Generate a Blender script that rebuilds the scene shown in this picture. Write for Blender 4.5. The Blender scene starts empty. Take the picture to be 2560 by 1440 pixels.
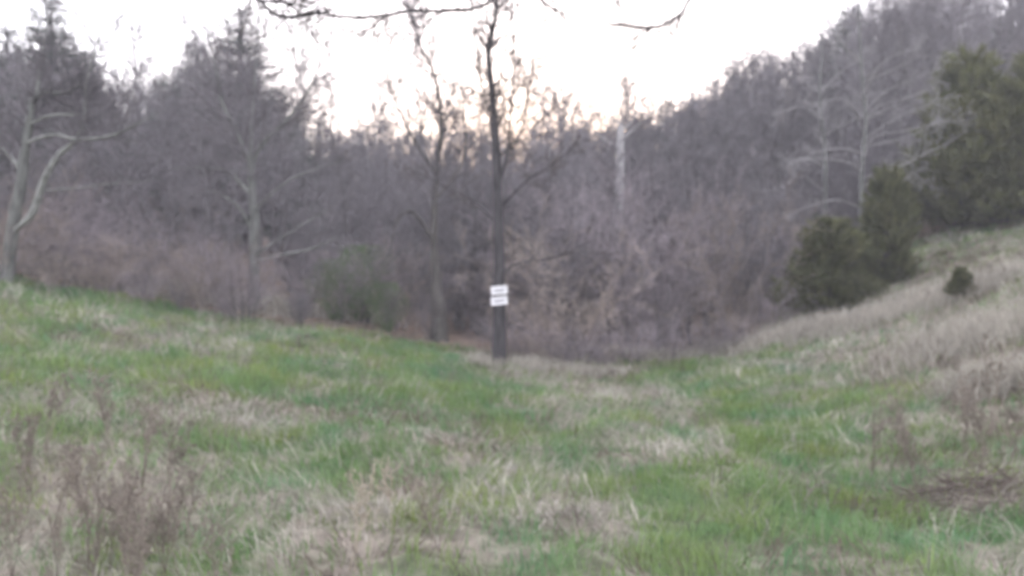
import bpy, math, random
import numpy as np
from mathutils import Vector, Matrix

# ------------------------------------------------------------------ camera, sky, light, exposure
scene = bpy.context.scene
EYE = Vector((0.0, 0.0, 1.6))
FPX = 2133.0            # focal length in pixels of the 2560 px wide photograph
HZ = 660.0              # image row of the horizon
cam_data = bpy.data.cameras.new('camera')
cam = bpy.data.objects.new('camera', cam_data)
scene.collection.objects.link(cam)
cam_data.sensor_width = 36.0
cam_data.lens = 36.0 * FPX / 2560.0
cam_data.clip_start = 0.05
cam_data.clip_end = 2000.0
cam.location = EYE
cam.rotation_euler = (math.radians(90) - math.atan((720 - HZ) / FPX), 0, 0)
scene.camera = cam
# soft, hand-held dusk phone picture: the lens missed focus (focused very near)
cam_data.dof.use_dof = True
cam_data.dof.focus_distance = 0.8
cam_data.dof.aperture_fstop = 6.6

SUN_EL, SUN_AZ = math.radians(2.6), math.radians(2.0)
world = bpy.data.worlds.new('World')
scene.world = world
world.use_nodes = True
wn = world.node_tree
wn.nodes.clear()
sky = wn.nodes.new('ShaderNodeTexSky')
sky.sky_type = 'NISHITA'
sky.sun_disc = False
sky.sun_elevation = SUN_EL
sky.sun_rotation = SUN_AZ
sky.air_density = 1.0
sky.dust_density = 0.7
sky.ozone_density = 1.0
cloud = wn.nodes.new('ShaderNodeMixRGB')      # thin even high cloud over the whole sky
cloud.inputs[0].default_value = 0.50
cloud.inputs[2].default_value = (8.6, 8.3, 9.2, 1)
bg = wn.nodes.new('ShaderNodeBackground')
bg.inputs['Strength'].default_value = 0.12
wo = wn.nodes.new('ShaderNodeOutputWorld')
wn.links.new(sky.outputs['Color'], cloud.inputs[1])
wn.links.new(cloud.outputs['Color'], bg.inputs['Color'])
wn.links.new(bg.outputs[0], wo.inputs[0])

sun_data = bpy.data.lights.new('sun', 'SUN')
sun_data.energy = 0.5
sun_data.angle = math.radians(12)
sun_data.color = (1.0, 0.86, 0.72)
sun = bpy.data.objects.new('sun', sun_data)
scene.collection.objects.link(sun)
sdir = Vector((math.sin(SUN_AZ) * math.cos(SUN_EL), math.cos(SUN_AZ) * math.cos(SUN_EL), math.sin(SUN_EL)))
sun.rotation_euler = sdir.to_track_quat('Z', 'Y').to_euler()
sun.location = sdir * 60

scene.view_settings.view_transform = 'Standard'
scene.view_settings.look = 'None'
scene.view_settings.gamma = 1.0
scene.view_settings.exposure = 2.25
scene.view_settings.use_curve_mapping = False
scene.cycles.use_denoising = True
scene.cycles.use_adaptive_sampling = True
scene.cycles.adaptive_threshold = 0.04
scene.cycles.debug_use_spatial_splits = True
scene.cycles.max_bounces = 4
scene.cycles.diffuse_bounces = 2
scene.cycles.glossy_bounces = 1
scene.cycles.transmission_bounces = 2
scene.cycles.transparent_max_bounces = 4

# ------------------------------------------------------------------ helpers
COL = scene.collection
rng = np.random.default_rng(7)
RND = random.Random(11)


def smooth01(a, b, x):
    t = np.clip((np.asarray(x, float) - a) / (b - a), 0, 1)
    return t * t * (3 - 2 * t)


_hash = np.random.default_rng(3).random((256, 256))


def vnoise(x, y):
    x = np.asarray(x, float); y = np.asarray(y, float)
    xi = np.floor(x).astype(int); yi = np.floor(y).astype(int)
    fx = x - xi; fy = y - yi
    fx = fx * fx * (3 - 2 * fx); fy = fy * fy * (3 - 2 * fy)
    a = _hash[xi % 256, yi % 256]; b = _hash[(xi + 1) % 256, yi % 256]
    c = _hash[xi % 256, (yi + 1) % 256]; d = _hash[(xi + 1) % 256, (yi + 1) % 256]
    return (a * (1 - fx) + b * fx) * (1 - fy) + (c * (1 - fx) + d * fx) * fy


def fbm(x, y, o=3):
    s = 0; a = 0.5; n = 0
    for k in range(o):
        s = s + a * vnoise(np.asarray(x) * 2 ** k + 17.3 * k, np.asarray(y) * 2 ** k + 5.1 * k); n += a; a *= 0.5
    return s / n


_fx = np.array([-300, -60, -30, -20, -10, -5.5, -1.6, 0, 3, 5, 7.5, 9, 12, 16, 22, 40, 80, 300.])
_fh = np.array([5, 4.3, 3.1, 2.4, 1.34, .50, -.14, -.38, -.52, -.2, .55, 1.2, 2.25, 3.2, 4.4, 8.2, 13, 18.])
_tx = np.linspace(-300, 300, 6001)
_th = np.interp(_tx, _fx, _fh)
_k = np.hanning(17); _k /= _k.sum()
_th = np.convolve(np.pad(_th, 8, mode='edge'), _k, 'valid')


def H(x, y):
    """ground height"""
    x = np.asarray(x, float); y = np.asarray(y, float)
    h = np.interp(x, _tx, _th) * smooth01(-1, 15, y)
    h = h + 0.03 * np.clip(y - 20, 0, 45) + 15 * smooth01(58, 150, y)
    near = 1 - smooth01(30, 60, y)
    h = h + near * (0.16 * (fbm(x * .5 + 9, y * .5 + 4, 3) - .5) + 0.22 * (fbm(x * 2.1, y * 2.1, 3) - .5))
    return h


def Hf(x, y):
    return float(H(x, y))


def P(px, py, d):
    """the point at depth d (metres along the view) seen at a pixel of the photograph (pitch is small)"""
    return Vector(((px - 1280) / FPX * d, d, EYE.z + (HZ - py) / FPX * d))


def ground_at(px, py):
    """where the ray of a photograph pixel meets the ground"""
    d = 2.0
    while d < 80:
        p = P(px, py, d)
        if p.z <= Hf(p.x, p.y):
            return p.x, p.y
        d += 0.05
    return P(px, py, 40).x, 40.0


def mesh_arrays(name, verts, faces, colors=None, smooth=False):
    verts = np.asarray(verts, np.float32); faces = np.asarray(faces, np.int32)
    n, k = faces.shape
    me = bpy.data.meshes.new(name)
    me.vertices.add(len(verts)); me.vertices.foreach_set('co', verts.ravel())
    me.loops.add(n * k); me.loops.foreach_set('vertex_index', faces.ravel())
    me.polygons.add(n); me.polygons.foreach_set('loop_start', np.arange(0, n * k, k, dtype=np.int32))
    if smooth:
        me.polygons.foreach_set('use_smooth', np.ones(n, bool))
    if colors is not None:
        at = me.color_attributes.new('tint', 'FLOAT_COLOR', 'POINT')
        c = np.ones((len(verts), 4), np.float32); c[:, :3] = colors
        at.data.foreach_set('color', c.ravel())
    me.update()
    return me


def seg_tubes(segs, k=3):
    s = np.asarray(segs, float)
    p0, p1, r0, r1 = s[:, 0:3], s[:, 3:6], s[:, 6], s[:, 7]
    d = p1 - p0; d /= np.linalg.norm(d, axis=1, keepdims=True) + 1e-9
    ref = np.where(np.abs(d[:, 2:3]) > 0.9, np.array([[1., 0, 0]]), np.array([[0., 0, 1]]))
    u = np.cross(d, ref); u /= np.linalg.norm(u, axis=1, keepdims=True) + 1e-9
    v = np.cross(d, u)
    V = []
    for ring, r in ((p0, r0), (p1, r1)):
        for j in range(k):
            a = 2 * math.pi * j / k
            V.append(ring + (u * math.cos(a) + v * math.sin(a)) * r[:, None])
    V = np.stack(V, 1)
    n = len(s); base = np.arange(n)[:, None] * (2 * k)
    F = [np.concatenate([base + j, base + (j + 1) % k, base + k + (j + 1) % k, base + k + j], 1) for j in range(k)]
    return V.reshape(-1, 3), np.concatenate(F, 0)


def catmull(pts, n=5):
    pts = [Vector(p) for p in pts]
    q = [pts[0] * 2 - pts[1]] + pts + [pts[-1] * 2 - pts[-2]]
    out = []
    for i in range(1, len(q) - 2):
        a, b, c, d = q[i - 1], q[i], q[i + 1], q[i + 2]
        for j in range(n):
            t = j / n
            out.append(0.5 * ((2 * b) + (c - a) * t + (2 * a - 5 * b + 4 * c - d) * t * t + (3 * b - a - 3 * c + d) * t ** 3))
    out.append(pts[-1])
    return out


def poly_tube(pts, radii, k=8, sub=5, rough=0.08, rnd=RND):
    """a limb through points with given radii, uneven rings, closed at the tip"""
    m = len(pts)
    P_ = catmull(pts, sub) if sub > 1 else [Vector(p) for p in pts]
    R_ = np.interp(np.linspace(0, m - 1, len(P_)), np.arange(m), radii)
    V, F = [], []
    ref = Vector((0.31, 0.95, 0.1))
    for i, p in enumerate(P_):
        d = (P_[min(i + 1, len(P_) - 1)] - P_[max(i - 1, 0)]).normalized()
        u = d.cross(ref)
        if u.length < .1: u = d.cross(Vector((1, 0, 0)))
        u.normalize(); v = d.cross(u)
        for j in range(k):
            a = 2 * math.pi * j / k
            r = R_[i] * (1 + rnd.uniform(-rough, rough))
            V.append(p + (u * math.cos(a) + v * math.sin(a)) * r)
        if i:
            b = (i - 1) * k
            for j in range(k):
                F.append((b + j, b + (j + 1) % k, b + k + (j + 1) % k, b + k + j))
    V = np.array([tuple(x) for x in V]); F = np.array(F)
    return V, F


def join(*vf):
    V, F, o = [], [], 0
    for v, f in vf:
        V.append(np.asarray(v)); F.append(np.asarray(f) + o); o += len(v)
    return np.concatenate(V), np.concatenate(F)


def obj(name, me, mat=None, parent=None, loc=None):
    o = bpy.data.objects.new(name, me)
    COL.objects.link(o)
    if mat is not None and me is not None and not me.materials:
        me.materials.append(mat)
    if parent is not None: o.parent = parent
    if loc is not None: o.location = loc
    return o


def tag(o, label=None, cat=None, group=None, kind=None):
    if label: o['label'] = label
    if cat: o['category'] = cat
    if group: o['group'] = group
    if kind: o['kind'] = kind
    return o


def empty(name, loc, rz=0.0, sc=1.0):
    o = bpy.data.objects.new(name, None)
    COL.objects.link(o)
    o.empty_display_size = 0.2
    o.location = loc; o.rotation_euler = (0, 0, rz)
    o.scale = sc if hasattr(sc, '__len__') else (sc, sc, sc)
    return o


# ------------------------------------------------------------------ materials
def node_mat(name, c1, c2, scale=6.0, rough=0.9, bump=0.0, stretch=(1, 1, 1), hue=0.0, detail=5, translucent=0.0, attr=False):
    m = bpy.data.materials.new(name); m.use_nodes = True
    nt = m.node_tree; N = nt.nodes; L = nt.links
    b = N['Principled BSDF']; b.inputs['Roughness'].default_value = rough
    b.inputs['Specular IOR Level'].default_value = 0.15
    tc = N.new('ShaderNodeTexCoord'); mp = N.new('ShaderNodeMapping'); mp.inputs['Scale'].default_value = stretch
    nz = N.new('ShaderNodeTexNoise'); nz.inputs['Scale'].default_value = scale; nz.inputs['Detail'].default_value = detail
    L.new(tc.outputs['Object'], mp.inputs[0]); L.new(mp.outputs[0], nz.inputs['Vector'])
    mix = N.new('ShaderNodeMixRGB'); mix.inputs[1].default_value = (*c1, 1); mix.inputs[2].default_value = (*c2, 1)
    cr = N.new('ShaderNodeMapRange'); cr.inputs[1].default_value = 0.3; cr.inputs[2].default_value = 0.7
    L.new(nz.outputs['Fac'], cr.inputs[0]); L.new(cr.outputs[0], mix.inputs[0])
    out = mix.outputs[0]
    if attr:
        at = N.new('ShaderNodeAttribute'); at.attribute_name = 'tint'
        mu = N.new('ShaderNodeMixRGB'); mu.blend_type = 'MULTIPLY'; mu.inputs[0].default_value = 1
        L.new(out, mu.inputs[1]); L.new(at.outputs['Color'], mu.inputs[2]); out = mu.outputs[0]
    if hue:
        oi = N.new('ShaderNodeObjectInfo'); hs = N.new('ShaderNodeHueSaturation')
        mr = N.new('ShaderNodeMapRange'); mr.inputs[3].default_value = 1 - hue; mr.inputs[4].default_value = 1 + hue
        L.new(oi.outputs['Random'], mr.inputs[0]); L.new(mr.outputs[0], hs.inputs['Value']); L.new(out, hs.inputs['Color'])
        out = hs.outputs[0]
    L.new(out, b.inputs['Base Color'])
    if bump:
        bp = N.new('ShaderNodeBump'); bp.inputs['Strength'].default_value = bump; bp.inputs['Distance'].default_value = 0.03
        L.new(nz.outputs['Fac'], bp.inputs['Height']); L.new(bp.outputs[0], b.inputs['Normal'])
    if translucent:
        tr = N.new('ShaderNodeBsdfTranslucent'); ms = N.new('ShaderNodeMixShader'); ms.inputs[0].default_value = translucent
        L.new(out, tr.inputs['Color']); L.new(b.outputs[0], ms.inputs[1]); L.new(tr.outputs[0], ms.inputs[2])
        L.new(ms.outputs[0], N['Material Output'].inputs[0])
    return m


M = {
    'bark': node_mat('grey_bark', (.09, .086, .09), (.19, .182, .186), 14, bump=.6, stretch=(1, 1, .25), hue=.25),
    'bark_dark': node_mat('dark_bark', (.035, .033, .037), (.085, .08, .085), 18, bump=.8, stretch=(1, 1, .2)),
    'bark_moss': node_mat('lichen_bark', (.085, .088, .085), (.20, .21, .20), 7, bump=.7, stretch=(1, 1, .4)),
    'bark_grey': node_mat('grey_lichen_bark', (.13, .134, .128), (.27, .28, .268), 7, bump=.5),
    'bark_mid': node_mat('brown_grey_bark', (.055, .052, .05), (.12, .115, .105), 12, bump=.7, stretch=(1, 1, .3)),
    'bark_white': node_mat('whitish_bark', (.29, .287, .29), (.46, .453, .456), 6, bump=.4, stretch=(1, 1, .6)),
    'bark_pale': node_mat('pale_bark', (.24, .236, .235), (.42, .412, .41), 9, bump=.4, stretch=(1, 1, .5)),
    'twig': node_mat('grey_twig', (.118, .110, .119), (.22, .206, .221), 1.5, hue=.28),
    'twig_pale': node_mat('pale_twig', (.20, .196, .20), (.34, .33, .335), 2.0),
    'twig_dark': node_mat('dark_twig', (.07, .062, .062), (.14, .125, .125), 3.0),
    'shrub': node_mat('shrub_twig', (.195, .170, .184), (.345, .305, .326), .9, hue=.25),
    'shrub_red': node_mat('shrub_twig_tan', (.24, .20, .175), (.40, .345, .31), .9, hue=.3),
    'conifer': node_mat('conifer_needles', (.045, .06, .052), (.085, .102, .085), 1.1, hue=.25, translucent=.2, attr=True),
    'juniper': node_mat('juniper_needles', (.075, .09, .045), (.148, .152, .078), 1.6, hue=.12, translucent=.2, attr=True),
    'grass': node_mat('green_blades', (.9, .9, .9), (1.1, 1.1, 1.1), .6, rough=.7, translucent=.35, attr=True),
    'straw': node_mat('dry_blades', (.85, .85, .85), (1.1, 1.1, 1.1), .8, rough=.8, translucent=.25, attr=True),
    'weed': node_mat('dead_weed_stalk', (.15, .127, .108), (.27, .235, .20), 9, hue=.25),
    'weed_pale': node_mat('pale_weed_stalk', (.36, .31, .25), (.50, .45, .37), 9),
    'litter': node_mat('leaf_litter', (.75, .75, .75), (1.15, 1.15, 1.15), 2, attr=True),
    'white': node_mat('sign_white', (.74, .74, .78), (.84, .84, .87), 5, rough=.6),
    'print': node_mat('sign_print', (.20, .20, .24), (.34, .34, .39), 40, rough=.7),
    'nail': node_mat('nail_steel', (.2, .2, .2), (.3, .3, .3), 30, rough=.4),
    'pile': node_mat('dead_twig_pile', (.085, .07, .062), (.19, .16, .14), 5),
}


def ground_mat():
    m = bpy.data.materials.new('meadow_soil'); m.use_nodes = True
    nt = m.node_tree; N = nt.nodes; L = nt.links
    b = N['Principled BSDF']; b.inputs['Roughness'].default_value = 1.0; b.inputs['Specular IOR Level'].default_value = 0.05
    at = N.new('ShaderNodeAttribute'); at.attribute_name = 'tint'
    tc = N.new('ShaderNodeTexCoord')
    nz = N.new('ShaderNodeTexNoise'); nz.inputs['Scale'].default_value = 9; nz.inputs['Detail'].default_value = 8
    L.new(tc.outputs['Object'], nz.inputs['Vector'])
    mr = N.new('ShaderNodeMapRange'); mr.inputs[1].default_value = .3; mr.inputs[2].default_value = .7; mr.inputs[3].default_value = .6; mr.inputs[4].default_value = 1.3
    L.new(nz.outputs['Fac'], mr.inputs[0])
    hs = N.new('ShaderNodeHueSaturation'); L.new(at.outputs['Color'], hs.inputs['Color']); L.new(mr.outputs[0], hs.inputs['Value'])
    L.new(hs.outputs[0], b.inputs['Base Color'])
    bp = N.new('ShaderNodeBump'); bp.inputs['Strength'].default_value = .8; bp.inputs['Distance'].default_value = .05
    L.new(nz.outputs['Fac'], bp.inputs['Height']); L.new(bp.outputs[0], b.inputs['Normal'])
    return m


# ------------------------------------------------------------------ where the meadow is green and where it is dry
# (pixel x, pixel y, radius along x in px, radius along y in px, weight): patches of the meadow, placed on the ground
GREEN_PX = [(120, 740, 260, 50, .9), (420, 790, 260, 45, .6), (60, 950, 260, 90, .6), (430, 950, 250, 60, .9), (720, 960, 300, 50, .6),
            (760, 850, 220, 50, .3), (1020, 870, 170, 55, 1.2), (1120, 960, 130, 60, 1.1), (1310, 1060, 120, 60, .8), (560, 1140, 200, 90, .9), (900, 1180, 160, 70, .7),
            (760, 1360, 90, 120, 1.5), (1590, 1300, 90, 50, 1.5), (1640, 930, 140, 40, .9), (1830, 900, 140, 40, 1.0), (1850, 1000, 200, 70, 1.2),
            (1950, 1130, 260, 80, 1.3), (1700, 1260, 260, 80, .6), (2100, 1330, 380, 110, 1.3), (2150, 1000, 130, 60, .6), (1400, 1390, 200, 60, .6), (2330, 1130, 90, 60, .6), (2500, 1340, 160, 90, .8),
            (70, 1130, 70, 60, .7), (30, 1370, 80, 80, .7), (1120, 1290, 80, 110, .6)]
DRY_PX = [(2430, 660, 260, 70, 1.6), (2280, 720, 200, 50, 1.2), (2250, 830, 420, 90, 1.4), (2500, 930, 260, 110, 1.0), (2050, 900, 160, 60, .8), (1420, 930, 190, 45, 1.4), (1540, 1000, 150, 40, 1.3), (1660, 1100, 160, 60, 1.1),
          (300, 860, 260, 45, .5), (620, 1030, 260, 40, 1.0), (160, 1040, 260, 45, .8), (250, 1280, 230, 170, 1.3), (900, 1310, 110, 130, 1.1), (1180, 1100, 130, 50, .8),
          (1380, 1290, 90, 50, 1.2), (1030, 1380, 190, 50, 1.0), (1250, 1200, 150, 60, .6), (2390, 1250, 230, 60, 1.6), (2480, 1060, 150, 70, .7), (1210, 910, 60, 30, 1.0),
          (1780, 1400, 120, 50, .5), (800, 925, 60, 20, .5), (2560, 1200, 150, 60, .8), (350, 740, 400, 40, 1.0), (300, 850, 300, 40, .5), (700, 880, 260, 35, .5), (650, 775, 200, 30, .8)]


def world_blobs(lst):
    out = []
    for px, py, rx, ry, w in lst:
        cx, cy = ground_at(px, py)
        rX = rx / FPX * cy
        y1 = ground_at(px, py - ry)[1]; y0 = ground_at(px, py + ry)[1]
        out.append((cx, cy, rX, max(.25, min(3.5, (y1 - y0) / 2)), w))
    return out


GREEN, DRY = world_blobs(GREEN_PX), world_blobs(DRY_PX)


def green_amount(x, y):
    """-1 dry ... +1 green"""
    x = np.asarray(x, float); y = np.asarray(y, float)
    wx = x + 1.2 * (fbm(x * .9 + 40, y * .9, 2) - .5); wy = y + 1.2 * (fbm(x * .9, y * .9 + 30, 2) - .5)
    g = np.zeros_like(x) + 0.05
    for lst, s in ((GREEN, 1), (DRY, -1)):
        for cx, cy, rx, ry, w in lst:
            g = g + s * w * np.exp(-(((wx - cx) / rx) ** 2 + ((wy - cy) / ry) ** 2))
    g = .6 * g + 1.3 * (fbm(x * 1.5 + 3, y * 2.0 + 8, 3) - .5) + 2.9 * (fbm(x * 4.3 + 63, y * 6.0 + 18, 3) - .5) - .06
    return np.clip(g, -1, 1)


def meadow_edge(x):
    """depth where the meadow gives way to brush and wood"""
    return np.interp(x, [-60, -14, -10, -5.5, -1.6, 0, 1, 3, 5.5, 7, 9, 12, 60], [16.5, 15.8, 15.8, 16.2, 16.9, 16.6, 16.4, 16.8, 18.2, 21, 23.5, 24, 24])


# ------------------------------------------------------------------ ground
def build_ground():
    xs = np.unique(np.concatenate([np.linspace(-400, -40, 40), np.linspace(-40, -14, 60), np.linspace(-14, 14, 220), np.linspace(14, 40, 60), np.linspace(40, 400, 40)]))
    ys = np.unique(np.concatenate([np.linspace(-60, -2, 30), np.linspace(-2, 26, 230), np.linspace(26, 80, 80), np.linspace(80, 700, 60)]))
    X, Y = np.meshgrid(xs, ys)
    Z = H(X, Y)
    V = np.stack([X, Y, Z], -1).reshape(-1, 3)
    nx, ny = len(xs), len(ys)
    i = np.arange(nx - 1)[None, :] + np.arange(ny - 1)[:, None] * nx
    F = np.stack([i, i + 1, i + 1 + nx, i + nx], -1).reshape(-1, 4)
    g = green_amount(X, Y).reshape(-1)
    t = ((g + 1) / 2)[:, None]
    c = (1 - t) * np.array([.25, .22, .185]) + t * np.array([.08, .125, .055])
    wood = smooth01(0, 3, (Y - meadow_edge(X)).reshape(-1))[:, None]
    c = c * (1 - wood) + wood * (np.array([.19, .15, .125]) + .05 * (fbm(X.reshape(-1) * .6, Y.reshape(-1) * .6)[:, None] - .5))
    o = obj('ground', mesh_arrays('ground', V, F, c, True), ground_mat())
    tag(o, kind='structure')


build_ground()


# ------------------------------------------------------------------ grass
def blades(x, y, length, width, lean, color, curl=.5, az=None):
    n = len(x)
    z = H(x, y) - .01
    if az is None: az = rng.uniform(0, 2 * math.pi, n)
    dx, dy = np.cos(az), np.sin(az)
    fa = rng.uniform(0, math.pi, n)
    sx, sy = np.cos(fa), np.sin(fa)
    p0 = np.stack([x, y, z], 1)
    l1 = lean; l2 = np.clip(lean + curl * rng.uniform(.3, 1.3, n), 0, 1.75)
    d1 = np.stack([dx * np.sin(l1), dy * np.sin(l1), np.cos(l1)], 1)
    d2 = np.stack([dx * np.sin(l2), dy * np.sin(l2), np.cos(l2)], 1)
    side = np.stack([sx, sy, np.zeros(n)], 1) * (width / 2)[:, None]
    p1 = p0 + d1 * (length * .5)[:, None]
    p2 = p1 + d2 * (length * .5)[:, None]
    p2[:, 2] = np.maximum(p2[:, 2], H(p2[:, 0], p2[:, 1]) + .012)
    V = np.stack([p0 - side, p0 + side, p1 + side * .8, p1 - side * .8, p2], 1).reshape(-1, 3)
    b = np.arange(n)[:, None] * 5
    F = np.concatenate([b + np.array([[0, 1, 2]]), b + np.array([[0, 2, 3]]), b + np.array([[3, 2, 4]])], 0)
    C = np.repeat(color, 5, 0)
    return V, F, C


def scatter(n, y0=1.0, y1=24.0, pw=1.7):
    """positions in front of the camera, thinner with distance"""
    u = rng.random(n)
    y = y0 + (y1 - y0) * u ** (1 / pw)
    half = .68 * y + 2.2
    x = rng.uniform(-1, 1, n) * half
    k = (y < meadow_edge(x) + .8)
    return x[k], y[k]


def build_grass():
    # fresh green blades
    x, y = scatter(420000)
    g = green_amount(x, y)
    k = rng.random(len(x)) < np.clip(.5 + .55 * g, .15, 1)
    x, y, g = x[k], y[k], g[k]
    n = len(x)
    clump = fbm(x * 2.2 + 50, y * 2.2, 3)
    L = (.06 + .14 * clump) * rng.uniform(.6, 1.3, n) * (1 + .3 * np.clip(g, 0, 1))
    Wd = (.0045 + .0006 * y) * rng.uniform(.7, 1.3, n)
    t = rng.random((n, 1)); q = fbm(x * .8, y * .8 + 90, 2)[:, None]
    C = np.array([.12, .215, .08]) * (1 - q) + np.array([.23, .32, .135]) * q
    yl = fbm(x * 1.9 + 11, y * 1.9 + 44, 3)[:, None]
    C = C * (1 + (yl - .5) * np.array([.9, .2, -.5]))
    C = C * (.75 + .5 * t)
    V, F, C = blades(x, y, L, Wd, np.abs(rng.normal(.25, .25, n)), C)
    tag(obj('green_grass', mesh_arrays('green_grass', V, F, C), M['grass']), 'short fresh green grass growing in patches across the meadow', 'grass', kind='stuff')
    # matted straw
    x, y = scatter(330000, y1=27)
    g = green_amount(x, y)
    k = rng.random(len(x)) < np.clip(.46 - .5 * g, .14, 1)
    x, y, g = x[k], y[k], g[k]
    n = len(x)
    clump = fbm(x * 1.7 + 150, y * 1.7, 3)
    L = (.10 + .30 * clump) * rng.uniform(.5, 1.3, n)
    Wd = (.004 + .0006 * y) * rng.uniform(.7, 1.3, n)
    t = rng.random((n, 1)); q = fbm(x * .7 + 31, y * .7, 3)[:, None]
    C = np.array([.51, .495, .425]) * (1 - q) + np.array([.32, .295, .245]) * q
    br = smooth01(.52, .66, fbm(x * 1.1 + 77, y * 1.5 + 12, 4))[:, None]
    C = C * (1 - br) + br * np.array([.20, .165, .135])  # brown thatch patches, darkened to stand for shade between the tussocks
    C = C * (.5 + .9 * t * fbm(x * 3.1, y * 3.1 + 7, 2)[:, None] * 1.6)
    az = 6.3 * fbm(x * .9 + 5, y * .9 + 2, 2) * 2 + rng.normal(0, .7, n)
    V, F, C = blades(x, y, L, Wd, np.clip(rng.normal(.95, .35, n), .1, 1.5), C, .5, az)
    tag(obj('dry_grass', mesh_arrays('dry_grass', V, F, C), M['straw']), 'matted dry straw coloured grass lying over the meadow', 'dry grass', kind='stuff')
    # tall pale dead grass: round the signed tree, along the wood's edge, on the right bank
    spots = [(1245, 905, 60, 700, .26), (1200, 920, 35, 250, .3), (1340, 925, 110, 1300, .32), (1480, 940, 90, 700, .3), (330, 720, 330, 5000, .55), (640, 770, 180, 2600, .5), (870, 800, 120, 1100, .4), (1980, 850, 120, 1600, .45),
             (2200, 800, 180, 2600, .4), (2420, 860, 200, 3500, .4), (2500, 980, 120, 2600, .45), (2450, 720, 150, 1800, .35), (1450, 895, 110, 900, .4), (1600, 900, 120, 1000, .4), (1760, 895, 120, 1000, .4), (1890, 875, 90, 700, .4)]
    flat = [(1540, 1005, 130, 900, .28), (620, 1040, 240, 1300, .28), (250, 1040, 300, 1300, .28), (1380, 1300, 160, 700, .22), (960, 1290, 260, 700, .24), (1180, 1110, 220, 700, .22), (500, 880, 300, 700, .22), (1660, 1110, 220, 700, .22)]
    nup = sum(q_[3] for q_ in spots); spots = spots + flat
    xs, ys, Ls = [], [], []
    for px, py, rp, m, L0 in spots:
        cx, cy = ground_at(px, py)
        r = rp / FPX * cy
        xs.append(cx + rng.normal(0, .55, m) * r); ys.append(cy + rng.normal(0, .35, m) * min(r, 1.2)); Ls.append(rng.uniform(.5, 1.2, m) * L0)
    x, y, L = map(np.concatenate, (xs, ys, Ls)); n = len(x)
    q = rng.random((n, 1)); C = (np.array([.51, .49, .425]) * q + np.array([.34, .31, .265]) * (1 - q)) * rng.uniform(.8, 1.15, (n, 1))
    lean = np.abs(rng.normal(.3, .3, n)); lean[nup:] = np.clip(rng.normal(1.15, .25, n - nup), .3, 1.5)
    V, F, C = blades(x, y, L, .004 + .0007 * y, lean, C, .7)
    tag(obj('tall_dead_grass', mesh_arrays('tall_dead_grass', V, F, C), M['straw']), 'tall pale dead grass round the signed tree and along the meadow edge', 'dry grass', kind='stuff')
    # fallen leaves along the wood's edge
    n = 26000
    x = rng.uniform(-22, 20, n); y = meadow_edge(x) + rng.normal(1.6, 1.8, n)
    z = H(x, y) + rng.uniform(.005, .05, n); s = rng.uniform(.02, .05, n)
    a = rng.uniform(0, 6.28, n); tz = rng.normal(0, .5, n)
    u = np.stack([np.cos(a), np.sin(a), tz * .5], 1) * s[:, None]; v = np.stack([-np.sin(a), np.cos(a), tz * .4], 1) * s[:, None] * .6
    c = np.stack([x, y, z], 1)
    V = np.stack([c - u, c - v * .9, c + u, c + v], 1).reshape(-1, 3)
    F = np.arange(n)[:, None] * 4 + np.arange(4)[None]
    q = rng.random((n, 1)); C = np.repeat(np.array([.34, .24, .17]) * q + np.array([.20, .145, .12]) * (1 - q), 4, 0)
    tag(obj('leaf_litter', mesh_arrays('leaf_litter', V, F, C), M['litter']), 'brown fallen leaves lying along the edge of the wood', 'leaves', kind='stuff')


build_grass()


# ------------------------------------------------------------------ bare branching
def norm(d):
    l = math.sqrt(d[0] ** 2 + d[1] ** 2 + d[2] ** 2) + 1e-9
    return (d[0] / l, d[1] / l, d[2] / l)


def off_dir(d, ang, rnd):
    """a direction at an angle from d, random azimuth"""
    d = Vector(d); u = d.orthogonal().normalized(); v = d.cross(u)
    a = rnd.uniform(0, 2 * math.pi)
    w = d * math.cos(ang) + (u * math.cos(a) + v * math.sin(a)) * math.sin(ang)
    return (w.x, w.y, w.z)


def grow(segs, p, d, L, r, lvl, rnd, kids=(5, 4, 3), up=.12, wig=.16, minr=.004, ang=(.55, 1.05), n=None):
    n = n or (5 if lvl > 1 else 4 if lvl == 1 else 3)
    st = L / n
    for i in range(n):
        d = norm((d[0] + rnd.gauss(0, wig), d[1] + rnd.gauss(0, wig), d[2] + rnd.gauss(0, wig) + up))
        q = (p[0] + d[0] * st, p[1] + d[1] * st, p[2] + d[2] * st)
        r1 = max(minr, r * (1 - .75 / n))
        segs.append((*p, *q, r, r1))
        p, r = q, r1
        if lvl > 0:
            want = kids[lvl - 1] / n
            m = int(want) + (rnd.random() < want - int(want))
            for _ in range(m):
                f = (i + 1) / n
                grow(segs, p, off_dir(d, rnd.uniform(*ang), rnd), L * rnd.uniform(.38, .62) * (1.1 - .45 * f), max(minr, r * .62), lvl - 1, rnd, kids, up, wig, minr, ang)


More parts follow.
